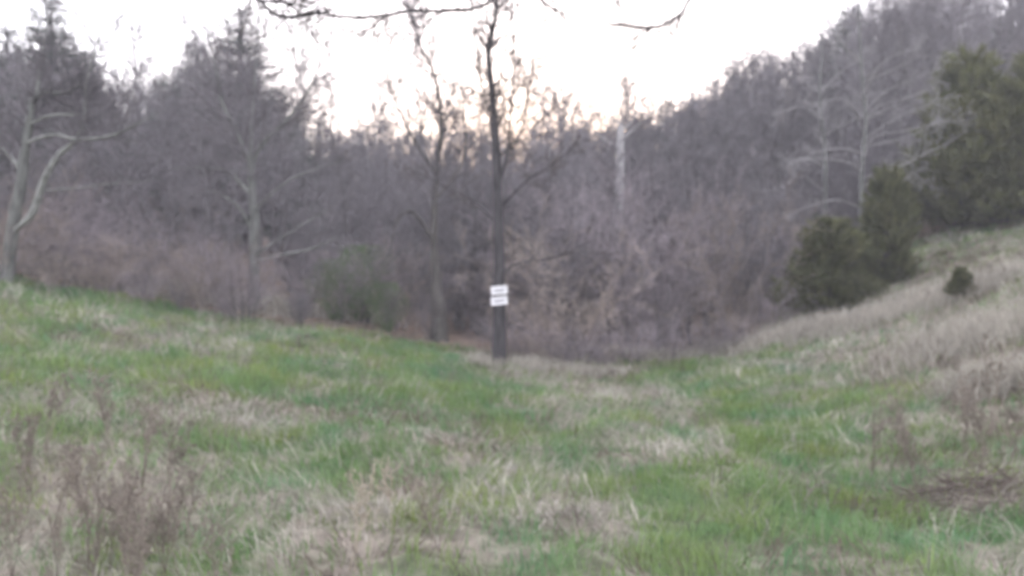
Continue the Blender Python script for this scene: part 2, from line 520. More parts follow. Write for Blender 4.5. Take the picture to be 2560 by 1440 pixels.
def bare_proto(seed, Ht=11.0, r0=.12, first=.25, nb=26, spread=.24, fork=False):
    """trunk mesh and crown mesh of a bare tree, base at the origin"""
    rnd = random.Random(seed)
    pts, x, y = [], 0, 0
    for i in range(8):
        pts.append((x, y, Ht * .97 * i / 7)); x += rnd.gauss(0, .09); y += rnd.gauss(0, .09)
    pts[0] = (0, 0, -.3)
    rad = [r0 * (1.35 if i == 0 else 1) * (1 - .88 * i / 7) for i in range(8)]
    tv = poly_tube(pts, rad, 7, 3, .07, rnd)
    segs = []
    cat = catmull(pts, 4)
    for b in range(nb):
        f = first + (1 - first) * (b + rnd.random()) / nb * .97
        p = cat[min(len(cat) - 1, int(f * (len(cat) - 1)))]
        az = b * 2.4 + rnd.uniform(-.5, .5)
        el = rnd.uniform(.35, .95) + .35 * f
        d = (math.cos(az) * math.cos(el), math.sin(az) * math.cos(el), math.sin(el))
        L = Ht * spread * (1.12 - .75 * f) * rnd.uniform(.7, 1.25)
        grow(segs, tuple(p), d, L, r0 * .42 * (1.05 - .7 * f), 3, rnd, (3.2, 4, 4.4), .08, .15, .011)
    return mesh_arrays('trunk', *tv, smooth=True), mesh_arrays('crown', *seg_tubes(segs, 3)), Ht


BARE = [bare_proto(101, 11, .12, .22, 26, .25), bare_proto(102, 11, .10, .30, 24, .20), bare_proto(103, 11, .15, .18, 30, .30),
        bare_proto(104, 11, .11, .35, 24, .24), bare_proto(105, 11, .13, .15, 30, .22), bare_proto(106, 11, .09, .28, 22, .17)]
for t_, c_, h_ in BARE:
    t_.materials.append(M['bark']); c_.materials.append(M['twig'])


def place_bare(k, x, y, height, label, group, rz=None, wide=1.0, name='bare_tree', rnd=RND, lean=0.0):
    t, c, h = BARE[k]
    s = height / h
    o = empty(name, (x, y, Hf(x, y)), rnd.uniform(0, 6.28) if rz is None else rz, (s * wide, s * wide, s))
    o.rotation_euler.x = lean
    obj('trunk', t, None, o); obj('crown', c, None, o)
    return tag(o, label, 'tree', group)


# ------------------------------------------------------------------ conifers and junipers
def spray_tris(pos, dirs, length, width, tint, rnd):
    """slender needle-spray triangles"""
    pos = np.asarray(pos); dirs = np.asarray(dirs)
    n = len(pos)
    dirs = dirs / (np.linalg.norm(dirs, axis=1, keepdims=True) + 1e-9)
    rv = rnd.normal(0, 1, (n, 3)); s = np.cross(dirs, rv); s /= np.linalg.norm(s, axis=1, keepdims=True) + 1e-9
    a = pos - s * width[:, None] / 2; b = pos + s * width[:, None] / 2; c = pos + dirs * length[:, None]
    V = np.stack([a, b, c], 1).reshape(-1, 3)
    F = np.arange(n)[:, None] * 3 + np.arange(3)[None]
    return V, F, np.repeat(tint, 3, 0)


def conifer_proto(seed, Ht=12.0, R=2.4, gap=0.0):
    rnd = random.Random(seed); r2 = np.random.default_rng(seed)
    tv = poly_tube([(0, 0, -.3), (.05, .02, Ht * .4), (0, .06, Ht * .8), (0, 0, Ht)], [.2, .14, .06, .012], 7, 3, .06, rnd)
    segs, pos, dr, tn, sl = [], [], [], [], []
    z = Ht * .10
    while z < Ht * .985:
        f = z / Ht
        for _ in range(rnd.choice((4, 5, 6))):
            if rnd.random() < gap: continue
            az = rnd.uniform(0, 6.28)
            L = R * (1.02 - f) ** .85 * rnd.uniform(.5, 1.2) + .07
            el = .45 * f + rnd.uniform(-.3, .3)
            p = np.array([0, 0, min(Ht * .98, z + rnd.uniform(-.2, .2))]); d = np.array([math.cos(az) * math.cos(el), math.sin(az) * math.cos(el), math.sin(el)])
            n = max(3, int(L / .17)); st = L / n
            tnt = rnd.uniform(.7, 1.3)
            for i in range(n):
                d = d + np.array([0, 0, -.05 if i < n * .6 else .09]) + r2.normal(0, .04, 3); d /= np.linalg.norm(d)
                q = p + d * st
                segs.append((*p, *q, .022 * (1 - i / n) + .006, .022 * (1 - (i + 1) / n) + .005))
                p = q
                if i >= 1:
                    w = .20 + .5 * (1 - i / n)
                    side = np.cross(d, [0, 0, 1])
                    for j in range(9):
                        sd = 1 if j % 2 else -1
                        pos.append(p + side * sd * rnd.uniform(0, .30) * w + r2.normal(0, .05, 3) + np.array([0, 0, rnd.gauss(0, .10)])); dr.append(d * rnd.uniform(.4, 1) + side * sd * rnd.uniform(.2, 1.1) + np.array([0, 0, rnd.uniform(-.5, .75)])); tn.append((tnt * rnd.uniform(.8, 1.2),) * 3); sl.append(.38 + .62 * min(1, (1 - f) * 2.2))
        z += Ht * .0155 * rnd.uniform(.7, 1.3)
    n = len(pos)
    V, F, C = spray_tris(pos, dr, r2.uniform(.18, .40, n) * np.array(sl), r2.uniform(.045, .095, n) * np.array(sl), np.array(tn), r2)
    return mesh_arrays('trunk', *join(tv, seg_tubes(segs, 4)), smooth=True), mesh_arrays('crown', V, F, C), Ht


CONIFER = [conifer_proto(201, 12, 2.7, .1), conifer_proto(202, 12, 2.2, .12), conifer_proto(203, 12, 3.0, .15)]
for t_, c_, h_ in CONIFER:
    t_.materials.append(M['bark_dark']); c_.materials.append(M['conifer'])


def place_conifer(k, x, y, height, label, group=None, wide=1.0):
    t, c, h = CONIFER[k]
    s = height / h
    o = empty('conifer_tree', (x, y, Hf(x, y)), RND.uniform(0, 6.28), (s * wide * 1.5, s * wide * 1.5, s))
    obj('trunk', t, None, o); obj('crown', c, None, o)
    return tag(o, label, 'tree', group)


def juniper_proto(seed, Ht=3.0, R=.85, clumps=1500):
    """dense egg-shaped evergreen built of thousands of little upswept sprays"""
    r2 = np.random.default_rng(seed); rnd = random.Random(seed)
    tv = poly_tube([(0, 0, -.2), (.02, 0, Ht * .3), (0, .03, Ht * .65), (0, 0, Ht * .93)], [.07, .05, .03, .008], 7, 3, .06, rnd)
    pos, dr, tn, segs = [], [], [], []
    lump = [(r2.uniform(0, 6.28), r2.uniform(.1, .95), r2.uniform(-.4, .42)) for _ in range(40)]
    for _ in range(clumps):
        f = r2.random() ** .8 * .98
        prof = R * (min(1, (f + .10) * 4.2) ** .6) * (1.02 - f) ** .72 * 1.25
        az = r2.uniform(0, 6.28)
        k = 1.0
        for a, lf, amp in lump:
            da = math.cos(az - a)
            if da > .5: k += amp * (da - .5) * 2 * math.exp(-((f - lf) / .12) ** 2)
        rr = prof * k * r2.random() ** .33
        c = np.array([math.cos(az) * rr, math.sin(az) * rr, f * Ht * .96 + .04])
        out = np.array([math.cos(az) * .8, math.sin(az) * .8, .75])
        if r2.random() < .3:
            segs.append((0, 0, max(.05, c[2] - rr * .6), *c, .012, .004))
        t = r2.uniform(.65, 1.35)
        if r2.random() < .16:                    # a leader shoot that breaks the outline
            for q_ in range(1, 5):
                e = c + out * .075 * q_ + r2.normal(0, .015, 3)
                pos += list(e + r2.normal(0, .018, (9, 3))); dr += list(out + r2.normal(0, .45, (9, 3))); tn += [(t * r2.uniform(.9, 1.25),) * 3 for _ in range(9)]
        m = 16
        pos += list(c + r2.normal(0, .045, (m, 3))); dr += list(out + r2.normal(0, .5, (m, 3))); tn += [(t * r2.uniform(.85, 1.15),) * 3 for _ in range(m)]
    n = len(pos)
    V, F, C = spray_tris(pos, dr, r2.uniform(.08, .26, n), r2.uniform(.012, .034, n), np.array(tn), r2)
    return mesh_arrays('trunk', *join(tv, seg_tubes(segs, 4)), smooth=True), mesh_arrays('crown', V, F, C), Ht


JUN = [juniper_proto(301), juniper_proto(302, 3, 1.0, 1700)]
for t_, c_, h_ in JUN:
    t_.materials.append(M['bark_dark']); c_.materials.append(M['juniper'])


def place_juniper(k, px, d, top, width, label, name='juniper_tree'):
    t, c, h = JUN[k]
    x = (px - 1280) / FPX * d
    z = Hf(x, d)
    height = P(px, top, d).z - z
    s = height / h
    w = width / FPX * d / 2.1 / s
    o = empty(name, (x, d, z), RND.uniform(0, 6.28), (s * w, s * w, s))
    obj('trunk', t, None, o); obj('crown', c, None, o)
    return tag(o, label, 'tree')


# ------------------------------------------------------------------ shrubs
def shrub_proto(seed, Ht=2.6, stems=11, spread=.5):
    rnd = random.Random(seed)
    st, segs = [], []
    for i in range(stems):
        az = rnd.uniform(0, 6.28); el = rnd.uniform(1.0, 1.5)
        p = (rnd.gauss(0, .13), rnd.gauss(0, .13), -.1)
        d = (math.cos(az) * math.cos(el) * spread * 2, math.sin(az) * math.cos(el) * spread * 2, math.sin(el))
        d = norm(d); L = Ht * rnd.uniform(.65, 1.05); r = rnd.uniform(.010, .02); n = 7
        for j in range(n):
            d = norm((d[0] + rnd.gauss(0, .09), d[1] + rnd.gauss(0, .09), d[2] + rnd.gauss(0, .09)))
            q = tuple(p[a] + d[a] * L / n for a in range(3)); r1 = r * .86
            st.append((*p, *q, r, r1)); p, r = q, r1
            if j >= 1:
                for _ in range(2):
                    grow(segs, p, off_dir(d, rnd.uniform(.4, 1.0), rnd), L * rnd.uniform(.16, .38), r * .6, 2, rnd, (2.2, 3.2), .06, .2, .004)
    return mesh_arrays('stems', *seg_tubes(st, 5), smooth=True), mesh_arrays('twigs', *seg_tubes(segs, 3)), Ht


SHRUB = [shrub_proto(401), shrub_proto(402, 2.6, 14, .7), shrub_proto(403, 2.6, 9, .4), shrub_proto(404, 2.6, 12, 1.0)]
for i_, (t_, c_, h_) in enumerate(SHRUB):
    t_.materials.append(M['bark'] if i_ != 3 else M['shrub']); c_.materials.append(M['shrub'] if i_ != 3 else M['shrub_red'])


GREY_SHRUB = []
for t_, c_, h_ in SHRUB[:3]:
    c2 = c_.copy(); c2.materials.clear(); c2.materials.append(M['twig'])
    GREY_SHRUB.append((t_, c2, h_))
SHRUB += GREY_SHRUB                              # 4, 5, 6


def place_shrub(k, x, y, height, label, group, wide=1.0):
    t, c, h = SHRUB[k]
    s = height / h
    o = empty('bare_shrub', (x, y, Hf(x, y)), RND.uniform(0, 6.28), (s * wide, s * wide, s))
    tag(obj('stems', t, None, o), kind='stuff'); tag(obj('twigs', c, None, o), kind='stuff')
    return tag(o, label, 'shrub', group)


# ------------------------------------------------------------------ the named trees
def custom_tree(name, label, limbs, trunk_mat, twig_mat, twigs, base, seed=1, minr=.005, twig_up=.08, lens=(.5, 1.1), lvl=2, group=None, limb_mat=None):
    """limbs: list of (points, radii, part name) in world space; twigs sprout along limbs after the first share"""
    rnd = random.Random(seed)
    o = empty(name, base)
    B = Vector(base)
    tr, br, segs = [], [], []
    for pts, rad, part in limbs:
        pts = [Vector(p) - B for p in pts]
        vf = poly_tube(pts, rad, 9 if part == 'trunk' else 6, 5, .08 if part == 'trunk' else .12, rnd)
        if part == 'trunk': tr.append(vf)
        else:
            obj('limb', mesh_arrays('limb', *vf, smooth=True), limb_mat or trunk_mat, o)
    for li, f0, f1, m in twigs:
        pts, rad, _ = limbs[li]
        cat = catmull([Vector(p) - B for p in pts], 6)
        for _ in range(m):
            f = rnd.uniform(f0, f1); i = min(len(cat) - 2, int(f * (len(cat) - 1)))
            d = (cat[i + 1] - cat[i]).normalized()
            r = float(np.interp(f * (len(rad) - 1), range(len(rad)), rad))
            grow(segs, tuple(cat[i]), off_dir(tuple(d), rnd.uniform(.5, 1.25), rnd), rnd.uniform(*lens), min(r * .5, .022), lvl, rnd, (3, 3.2), twig_up, .17, minr)
    obj('trunk', mesh_arrays('trunk', *join(*tr), smooth=True), trunk_mat, o)
    if segs: obj('crown', mesh_arrays('crown', *seg_tubes(segs, 3)), twig_mat, o)
    return tag(o, label, 'tree', group)


def px_line(pts, d0, d1=None, dz=()):
    d1 = d0 if d1 is None else d1
    n = len(pts)
    return [P(a, b, d0 + (d1 - d0) * i / max(1, n - 1)) for i, (a, b) in enumerate(pts)]


def base_of(px, d):
    x = (px - 1280) / FPX * d
    return (x, d, Hf(x, d))


# the signed tree
b = base_of(1248, 16.0)
trunk = [(b[0], b[1], b[2] - .2)] + px_line([(1248, 760), (1247, 600), (1243, 450), (1238, 330), (1228, 210), (1222, 130), (1240, 40), (1250, -80), (1255, -220)], 16)
limbs = [(trunk, [.155, .115, .10, .085, .072, .058, .046, .036, .026, .01], 'trunk'),
         (px_line([(1244, 480), (1268, 380), (1280, 260), (1285, 150), (1278, 40), (1290, -90)], 16, 15.6), [.026, .022, .019, .017, .014, .007], 'limb'),
         (px_line([(1240, 400), (1300, 340), (1312, 270), (1330, 180), (1345, 60)], 16, 16.4), [.022, .017, .015, .012, .006], 'limb'),
         (px_line([(1236, 300), (1205, 220), (1190, 120), (1180, 20), (1160, -90)], 16, 16.3), [.021, .017, .015, .012, .006], 'limb'),
         (px_line([(1250, 520), (1320, 450), (1370, 420), (1440, 360)], 16, 15.4), [.022, .016, .012, .006], 'limb'),
         (px_line([(1248, 690), (1268, 672), (1310, 655), (1400, 640), (1480, 600)], 16, 15.3), [.018, .015, .012, .009, .005], 'limb'),
         (px_line([(1246, 560), (1180, 500), (1120, 470), (1040, 430)], 16, 16.5), [.02, .016, .012, .006], 'limb'),
         (px_line([(1330, 320), (1365, 290), (1405, 258)], 16.1, 15.8), [.014, .011, .006], 'limb')]
custom_tree('bare_tree', 'straight dark bare tree trunk carrying two small white signs at the meadow edge', limbs, M['bark_dark'], M['twig_dark'],
            [(0, .42, .98, 80), (1, .1, 1, 46), (2, .1, 1, 36), (3, .1, 1, 36), (4, .2, 1, 14), (5, .2, 1, 12), (6, .2, 1, 12), (7, .2, 1, 6)], b, 21, .0065, .1, (.25, .7))

# two white signs on it
def sign(label, py, tilt, hgt=.155, wid=.305):
    p = P(1248, py, 16.0 - .15)
    o = empty('white_sign', p); o.rotation_euler = (0, tilt, math.radians(4))
    def plate(w, h, t, y, bev=.006):
        V = []
        for yy in (y - t, y):
            for sx, sz in ((-1, -1), (1, -1), (1, 1), (-1, 1)):
                for k in range(4):
                    a = math.atan2(sz, sx) + (k - 1.5) * .52
                    V.append((sx * (w / 2 - bev) + bev * math.cos(a) * 1.2, yy + .004 * math.sin(6 * sx * sz), sz * (h / 2 - bev) + bev * math.sin(a) * 1.2))
        n = 16
        F = [list(range(n)), list(range(2 * n - 1, n - 1, -1))] + [[i, n + i, n + (i + 1) % n, (i + 1) % n] for i in range(n)]
        me = bpy.data.meshes.new('panel'); me.from_pydata(V, [], F); me.update()
        return me
    obj('panel', plate(wid, hgt, .004, 0), M['white'], o)
    # the print is too blurred to read in the photograph: one faint grey smear of lines
    for k, (zz, w) in enumerate(((.012, .22), (-.02, .16))):
        m2 = plate(w, .016, .0015, -.0095, .003)
        q = obj('print_line', m2, M['print'], o); q.location = (0.0, 0.002, zz); q.rotation_euler = (0, -.06, 0)
    for sx in (-1, 1):
        v, f = poly_tube([(sx * (wid / 2 - .03), -.012, hgt / 2 - .02), (sx * (wid / 2 - .03), .03, hgt / 2 - .02)], [.006, .003], 6, 1)
        obj('nail', mesh_arrays('nail', v, f), M['nail'], o)
    tag(o, label, 'sign')


sign('upper of two small white signs nailed to the dark trunk', 725.5, -.09, .16)
sign('lower of two small white signs nailed to the dark trunk', 752, -.10, .155)

# forked lichen-grey tree at the left edge
b = base_of(14, 15.5)
limbs = [([(b[0], b[1], b[2] - .2)] + px_line([(20, 680), (34, 570), (55, 470), (68, 380), (82, 300), (92, 250), (118, 234), (160, 236), (200, 220), (250, 160)], 15.5, 15.0), [.16, .115, .105, .098, .082, .07, .055, .045, .036, .026, .01], 'trunk'),
         (px_line([(40, 575), (82, 535), (110, 460), (150, 390), (195, 352), (215, 300), (225, 200), (260, 80)], 15.4, 14.9), [.055, .07, .064, .055, .045, .03, .022, .008], 'limb'),
         (px_line([(66, 362), (100, 348), (145, 338), (190, 349), (250, 347), (300, 335), (335, 318), (400, 285)], 15.3, 14.2), [.034, .032, .03, .032, .029, .024, .018, .007], 'limb'),
         (px_line([(84, 312), (110, 298), (145, 289), (185, 289), (215, 290), (222, 318)], 15.2, 14.6), [.028, .026, .024, .02, .016, .008], 'limb'),
         (px_line([(60, 430), (20, 380), (-40, 330), (-110, 250)], 15.5, 15.8), [.045, .034, .026, .01], 'limb'),
         (px_line([(100, 240), (112, 150), (128, 60), (120, -60)], 15.2, 15.4), [.04, .03, .02, .008], 'limb'),
         (px_line([(110, 478), (200, 470), (300, 458), (380, 455)], 15.3, 14.6), [.018, .014, .011, .005], 'limb')]
custom_tree('bare_tree', 'forked pale lichen covered tree with a long wavy limb at the left edge', limbs, M['bark_moss'], M['twig'],
            [(0, .4, 1, 44), (1, .5, 1, 34), (2, .4, 1, 20), (3, .4, 1, 12), (4, .2, 1, 26), (5, .1, 1, 30), (6, .3, 1, 10)], b, 22, .0055, .08, (.35, 1.0), limb_mat=M['bark_grey'])

# spreading tree left of centre, low pale branches
b = base_of(632, 18.6)
limbs = [([(b[0], b[1], b[2] - .2)] + px_line([(636, 680), (638, 560), (632, 470), (628, 405), (612, 370), (588, 320), (556, 250), (548, 190), (520, 60)], 18.6, 18.2), [.15, .12, .10, .088, .08, .055, .046, .035, .026, .01], 'trunk'),
         (px_line([(630, 420), (654, 368), (690, 330), (730, 290), (790, 200), (810, 120)], 18.6, 18.0), [.055, .046, .038, .03, .02, .008], 'limb'),
         (px_line([(628, 410), (634, 300), (640, 200), (650, 90), (650, 20)], 18.6, 19.0), [.05, .04, .03, .02, .008], 'limb'),
         (px_line([(637, 660), (660, 648), (712, 636), (778, 622), (850, 590)], 18.4, 16.9), [.035, .03, .028, .024, .009], 'limb'),
         (px_line([(637, 640), (670, 616), (720, 585), (766, 556), (830, 520)], 18.4, 17.4), [.035, .028, .022, .017, .007], 'limb'),
         (px_line([(637, 590), (600, 520), (560, 490), (530, 480), (470, 490)], 18.6, 17.8), [.035, .03, .026, .02, .008], 'limb'),
         (px_line([(640, 520), (720, 455), (800, 420), (860, 405)], 18.5, 17.2), [.03, .022, .016, .006], 'limb'),
         (px_line([(634, 490), (570, 430), (500, 420), (420, 425)], 18.5, 18.2), [.05, .035, .022, .008], 'limb')]
custom_tree('bare_tree', 'spreading forked tree with low pale branches reaching right, left of the signed tree', limbs, M['bark_moss'], M['twig'],
            [(0, .35, 1, 60), (1, .2, 1, 44), (2, .2, 1, 44), (3, .3, 1, 16), (4, .3, 1, 16), (5, .2, 1, 22), (6, .2, 1, 18), (7, .2, 1, 22)], b, 23, .006, .06, (.5, 1.3), limb_mat=M['bark_grey'])

# thick stub-like mossy trunk left of the signed tree
b = base_of(1097, 18.4)
limbs = [([(b[0], b[1], b[2] - .2)] + px_line([(1096, 780), (1090, 700), (1085, 560), (1092, 430), (1104, 320), (1090, 200), (1050, 110), (1030, 20)], 18.4, 19), [.21, .16, .10, .065, .052, .042, .032, .02, .008], 'trunk'),
         (px_line([(1086, 600), (1030, 530), (990, 560), (975, 640)], 18.4, 17.9), [.035, .028, .024, .01], 'limb'),
         (px_line([(1092, 440), (1030, 340), (985, 240), (960, 150)], 18.5, 18.9), [.03, .024, .018, .008], 'limb'),
         (px_line([(1088, 500), (1150, 420), (1165, 330), (1130, 220)], 18.5, 18.8), [.03, .024, .018, .008], 'limb')]
custom_tree('bare_tree', 'stout mossy trunk with a twiggy leaning top just left of the signed tree', limbs, M['bark_mid'], M['twig'],
            [(0, .4, 1, 80), (1, .3, 1, 12), (2, .2, 1, 40), (3, .2, 1, 30)], b, 24, .006, .1, (.4, 1.0))

# slim tree with the pale bare stretch of trunk
b = base_of(1545, 26)
limbs = [([(b[0], b[1], b[2] - .2)] + px_line([(1546, 540), (1548, 460), (1550, 330), (1552, 315), (1555, 270), (1557, 220)], 26), [.19, .165, .15, .10, .03, .014, .006], 'trunk')]
for yy, dx in ((320, 60), (350, -70), (300, 50), (290, -45), (270, 40)):
    limbs.append((px_line([(1552, yy + 30), (1552 + dx * .6, yy), (1552 + dx * 1.3, yy - 40)], 26, 25.6), [.04, .025, .008], 'limb'))
custom_tree('bare_tree', 'slim tree with a bare whitish trunk rising behind the thicket', limbs, M['bark_white'], M['twig'],
            [(0, .6, 1, 16)] + [(k, .3, 1, 5) for k in range(1, 6)], b, 25, .007, .1, (.5, 1.2))

# the pale, many-branched tree and its neighbour on the right bank
def pale_tree(label, tx, d, pts, brs, seed):
    b = base_of(tx, d)
    limbs = [([(b[0], b[1], b[2] - .2)] + px_line(pts, d), [.09] + list(np.linspace(.07, .012, len(pts))), 'trunk')]
    for br in brs:
        n = len(br)
        limbs.append((px_line(br, d, d - 1.3), list(np.linspace(.015, .007, n)), 'limb'))
    custom_tree('bare_tree', label, limbs, M['bark_moss'], M['twig_pale'], [(0, .4, 1, 24)] + [(k, .15, 1, 9) for k in range(1, len(limbs))], b, seed, .0048, .05, (.3, .9), 2, limb_mat=M['bark_pale'])


pale_tree('pale branched tree with whitish limbs sweeping right above the twin junipers', 2152, 23,
          [(2152, 560), (2152, 420), (2160, 300), (2150, 200), (2143, 110), (2140, 20), (2135, -60)],
          [[(2155, 400), (2180, 345), (2260, 328), (2350, 305), (2400, 270)], [(2158, 330), (2180, 275), (2265, 245), (2340, 220)], [(2155, 280), (2215, 228), (2320, 184), (2370, 150)],
           [(2152, 470), (2216, 432), (2290, 395), (2360, 362), (2410, 330)], [(2152, 430), (2110, 405), (2010, 398), (1960, 420)], [(2150, 370), (2240, 350), (2300, 330), (2370, 300)],
           [(2156, 350), (2230, 300), (2320, 262), (2380, 235)], [(2156, 445), (2250, 415), (2330, 372)], [(2156, 300), (2240, 262), (2300, 230)], [(2150, 210), (2220, 180), (2300, 140)], [(2155, 385), (2100, 372), (2020, 385)], [(2155, 500), (2230, 462), (2310, 420)],
           [(2150, 240), (2200, 160), (2290, 120)], [(2148, 300), (2100, 250), (2030, 265)], [(2143, 160), (2090, 100), (2060, 60)], [(2150, 520), (2090, 500), (2010, 520), (1960, 545)]], 26)
pale_tree('thinner pale tree standing left of the pale tree with sweeping limbs', 2056, 25,
          [(2060, 560), (2060, 400), (2052, 320), (2045, 220), (2050, 140), (2046, 80)],
          [[(2060, 340), (2120, 305), (2190, 280)], [(2055, 300), (2000, 270), (1930, 290)], [(2060, 420), (2010, 395), (1940, 420)], [(2050, 230), (2100, 180), (2150, 150)], [(2060, 480), (2000, 440), (1950, 470), (1900, 480)]], 27)

# ------------------------------------------------------------------ overhanging tree, trunk beside the camera out of frame
b = (5.2, 1.5, Hf(5.2, 1.5))
V3 = Vector
limbs = [([(5.2, 1.5, b[2] - .2), (5.15, 1.5, 1.5), (5.0, 1.6, 3.2), (4.9, 1.8, 4.8), (4.7, 2.0, 6.6), (4.6, 2.1, 9)], [.26, .22, .19, .16, .11, .02], 'trunk'),
         ([(4.9, 1.8, 4.8), (3.6, 3.6, 5.0), (1.6, 5.6, 4.4)] + px_line([(1290, -45), (1232, 6), (1180, 28), (1100, 33), (1020, 34), (950, 46), (868, 48), (800, 36), (740, 45)], 7.0, 6.8), [.09, .07, .04, .024, .014, .014, .013, .012, .011, .010, .008, .004], 'limb'),
         ([(5.0, 1.7, 3.9), (4.2, 4.2, 4.6), (2.6, 6.4, 4.35)] + px_line([(1760, -25), (1700, 38), (1655, 68), (1590, 74), (1530, 66), (1475, 62)], 7.2, 7.0), [.08, .06, .03, .014, .012, .012, .011, .009, .004], 'limb'),
         ([(4.75, 1.95, 6.2), (1.8, 4.2, 6.6), (-1.2, 6.2, 5.0)] + px_line([(600, -70), (636, -6), (660, 8), (720, 12), (780, 26)], 7.0, 6.7), [.09, .06, .03, .014, .014, .012, .010, .005], 'limb'),
         (px_line([(655, 6), (690, 40), (745, 48), (835, 32)], 6.95, 6.7), [.012, .013, .013, .006], 'limb'),
         (px_line([(1240, 0), (1330, -6), (1370, 20), (1412, 44)], 7.0, 6.7), [.014, .012, .01, .005], 'limb')]
custom_tree('bare_tree', 'overhanging bare tree whose drooping twigs cross the white sky at the top', limbs, M['bark_dark'], M['twig_dark'],
            [(1, .42, 1, 40), (2, .5, 1, 22), (3, .5, 1, 20), (4, .2, 1, 8), (5, .3, 1, 10), (0, .6, 1, 8)], b, 28, .0045, -.02, (.18, .45), 1)

# ------------------------------------------------------------------ conifers and junipers standing out
def con_px(k, px, d, top, label, wide=1.0, group=None):
    x = (px - 1280) / FPX * d
    return place_conifer(k, x, d, P(px, top, d).z - Hf(x, d), label, group, wide)


con_px(0, 135, 33, -8, 'tallest dark conifer rising at the far left behind the forked tree', 1.05)
con_px(2, 25, 36, 60, 'broad conifer at the left edge, half behind the forked tree', 1.0)
con_px(1, 235, 38, 150, 'shorter conifer on the right flank of the tallest left conifer', 1.1)
con_px(2, 60, 27, 230, 'low dark conifer close behind the forked tree at the left edge', 1.3)
con_px(1, 200, 29, 290, 'low dark conifer between the forked tree and the left sky gap', 1.5)
con_px(2, -60, 28, 150, 'dark conifer cut off by the left edge of the picture', 1.2)
con_px(0, 605, 38, 20, 'tall dark conifer pointing up behind the spreading tree', 1.15)
con_px(2, 500, 42, 110, 'dark conifer left behind the spreading tree', 1.1)
con_px(1, 700, 44, 210, 'conifer behind the spreading tree on its right', 1.15)
con_px(1, 410, 46, 190, 'low conifer in the gap between the two tall left conifers', 1.2)
con_px(1, 800, 52, 290, 'small conifer right of the tall conifer behind the spreading tree', 1.2)
con_px(0, 2110, 44, 25, 'dark conifer whose tip breaks the right skyline above the pale trees', .9)
con_px(1, 1832, 54, 175, 'small conifer peak on the skyline left of the right ridge', .95)
con_px(1, 1665, 60, 246, 'small distant conifer on the low middle skyline', 1.0)
con_px(2, 2310, 46, 30, 'broad conifer on the right ridge left of the tall junipers', .9)
con_px(0, 2500, 44, 40, 'conifer at the right edge of the ridge', .95)

place_juniper(0, 2215, 20.0, 430, 170, 'taller olive juniper of the pair on the grassy right slope')
place_juniper(1, 2075, 19.2, 550, 205, 'shorter rounder juniper on the left of the pair on the right slope')
place_juniper(0, 2410, 24.0, 150, 300, 'tall dark juniper left in the big evergreen clump at the right edge')
place_juniper(1, 2520, 23.0, 215, 330, 'widest dark juniper in the big evergreen clump at the right edge')
place_juniper(0, 2610, 24.5, 150, 330, 'tall juniper cut off by the right edge of the picture')
place_juniper(1, 2402, ground_at(2402, 742)[1], 668, 54, 'tiny dark juniper seedling alone in the pale grass on the right slope', 'juniper_seedling')

# ------------------------------------------------------------------ the wood
SKX = [-200, 0, 130, 300, 400, 520, 600, 700, 800, 900, 1000, 1200, 1450, 1600, 1760, 1830, 1950, 2080, 2160, 2300, 2560, 2800]
SKY = [130, 130, 110, 225, 215, 150, 130, 250, 310, 330, 330, 330, 325, 290, 240, 200, 142, 68, 28, -5, -15, -15]
rw = random.Random(77)


def row_zone(px, d, lims, names, what, split):
    z = next((nm for l, nm in zip(lims, names) if px < l), names[-1])
    w = 'nearer' if d < split else 'farther'
    return '%s %s, %s' % (w, what, z), '%s %s %s' % (w, what, z)


SLOPE = lambda px, d: row_zone(px, d, (1530, 1660, 1800, 1950), ('left of the whitish trunk', 'around the whitish trunk', 'right of the whitish trunk', 'under the small conifer peak', 'left of the pale trees'), 'twiggy bare tree on the climbing skyline', 45)
RIDGE = lambda px, d: row_zone(px, d, (2120, 2240, 2380, 2520), ('left of the pale branched tree', 'right behind the pale branched tree', 'above the twin junipers', 'above the big juniper clump', 'at the right edge'), 'tall twiggy bare tree on the right ridge top', 38)
ZONES = [(150, 'behind the forked tree at the left edge'), (420, 'right of the tallest left conifer'), (760, 'around the spreading tree left of the middle'), (1060, 'between the spreading tree and the stout mossy trunk'),
         (1300, 'behind the signed tree'), (1540, 'between the signed tree and the whitish trunk'), (1760, 'right of the whitish trunk'), (2000, 'left of the pale branched trees'),
         (2260, 'behind the pale branched trees'), (9999, 'above the big junipers at the right edge')]
spots = []
tries = 0
while len(spots) < 215 and tries < 9000:
    tries += 1
    d = 21 + 48 * rw.random() ** 1.15
    px = rw.uniform(-240, 2800)
    x = (px - 1280) / FPX * d
    if d < float(meadow_edge(x)) + (3 if px < 1900 else 5): continue
    if any((x - a) ** 2 + (d - c) ** 2 < (1.1 + .02 * d) ** 2 for a, c in spots): continue
    if 2200 < px and d < 27: continue
    if 1300 < px < 1950 and d < 25: continue
    spots.append((x, d))
    jit = rw.gauss(18, 38)
    if rw.random() < .10: jit -= rw.uniform(30, 110)
    top = float(np.interp(px, SKX, SKY)) + jit
    hgt = P(px, top, d).z - Hf(x, d)
    hgt = max(3.5, min(15, hgt))
    zone = next(z for lim, z in ZONES if px < lim)
    row = 'front' if d < 34 else 'middle' if d < 50 else 'back'
    lab = 'bare grey tree in the %s rows %s' % (row, zone); grp = '%s row trees %s' % (row, zone)
    place_bare(rw.randrange(6), x, d, hgt, lab, grp, wide=rw.uniform(.85, 1.25) * (11 / hgt) ** .35, rnd=rw, lean=rw.gauss(0, .03))

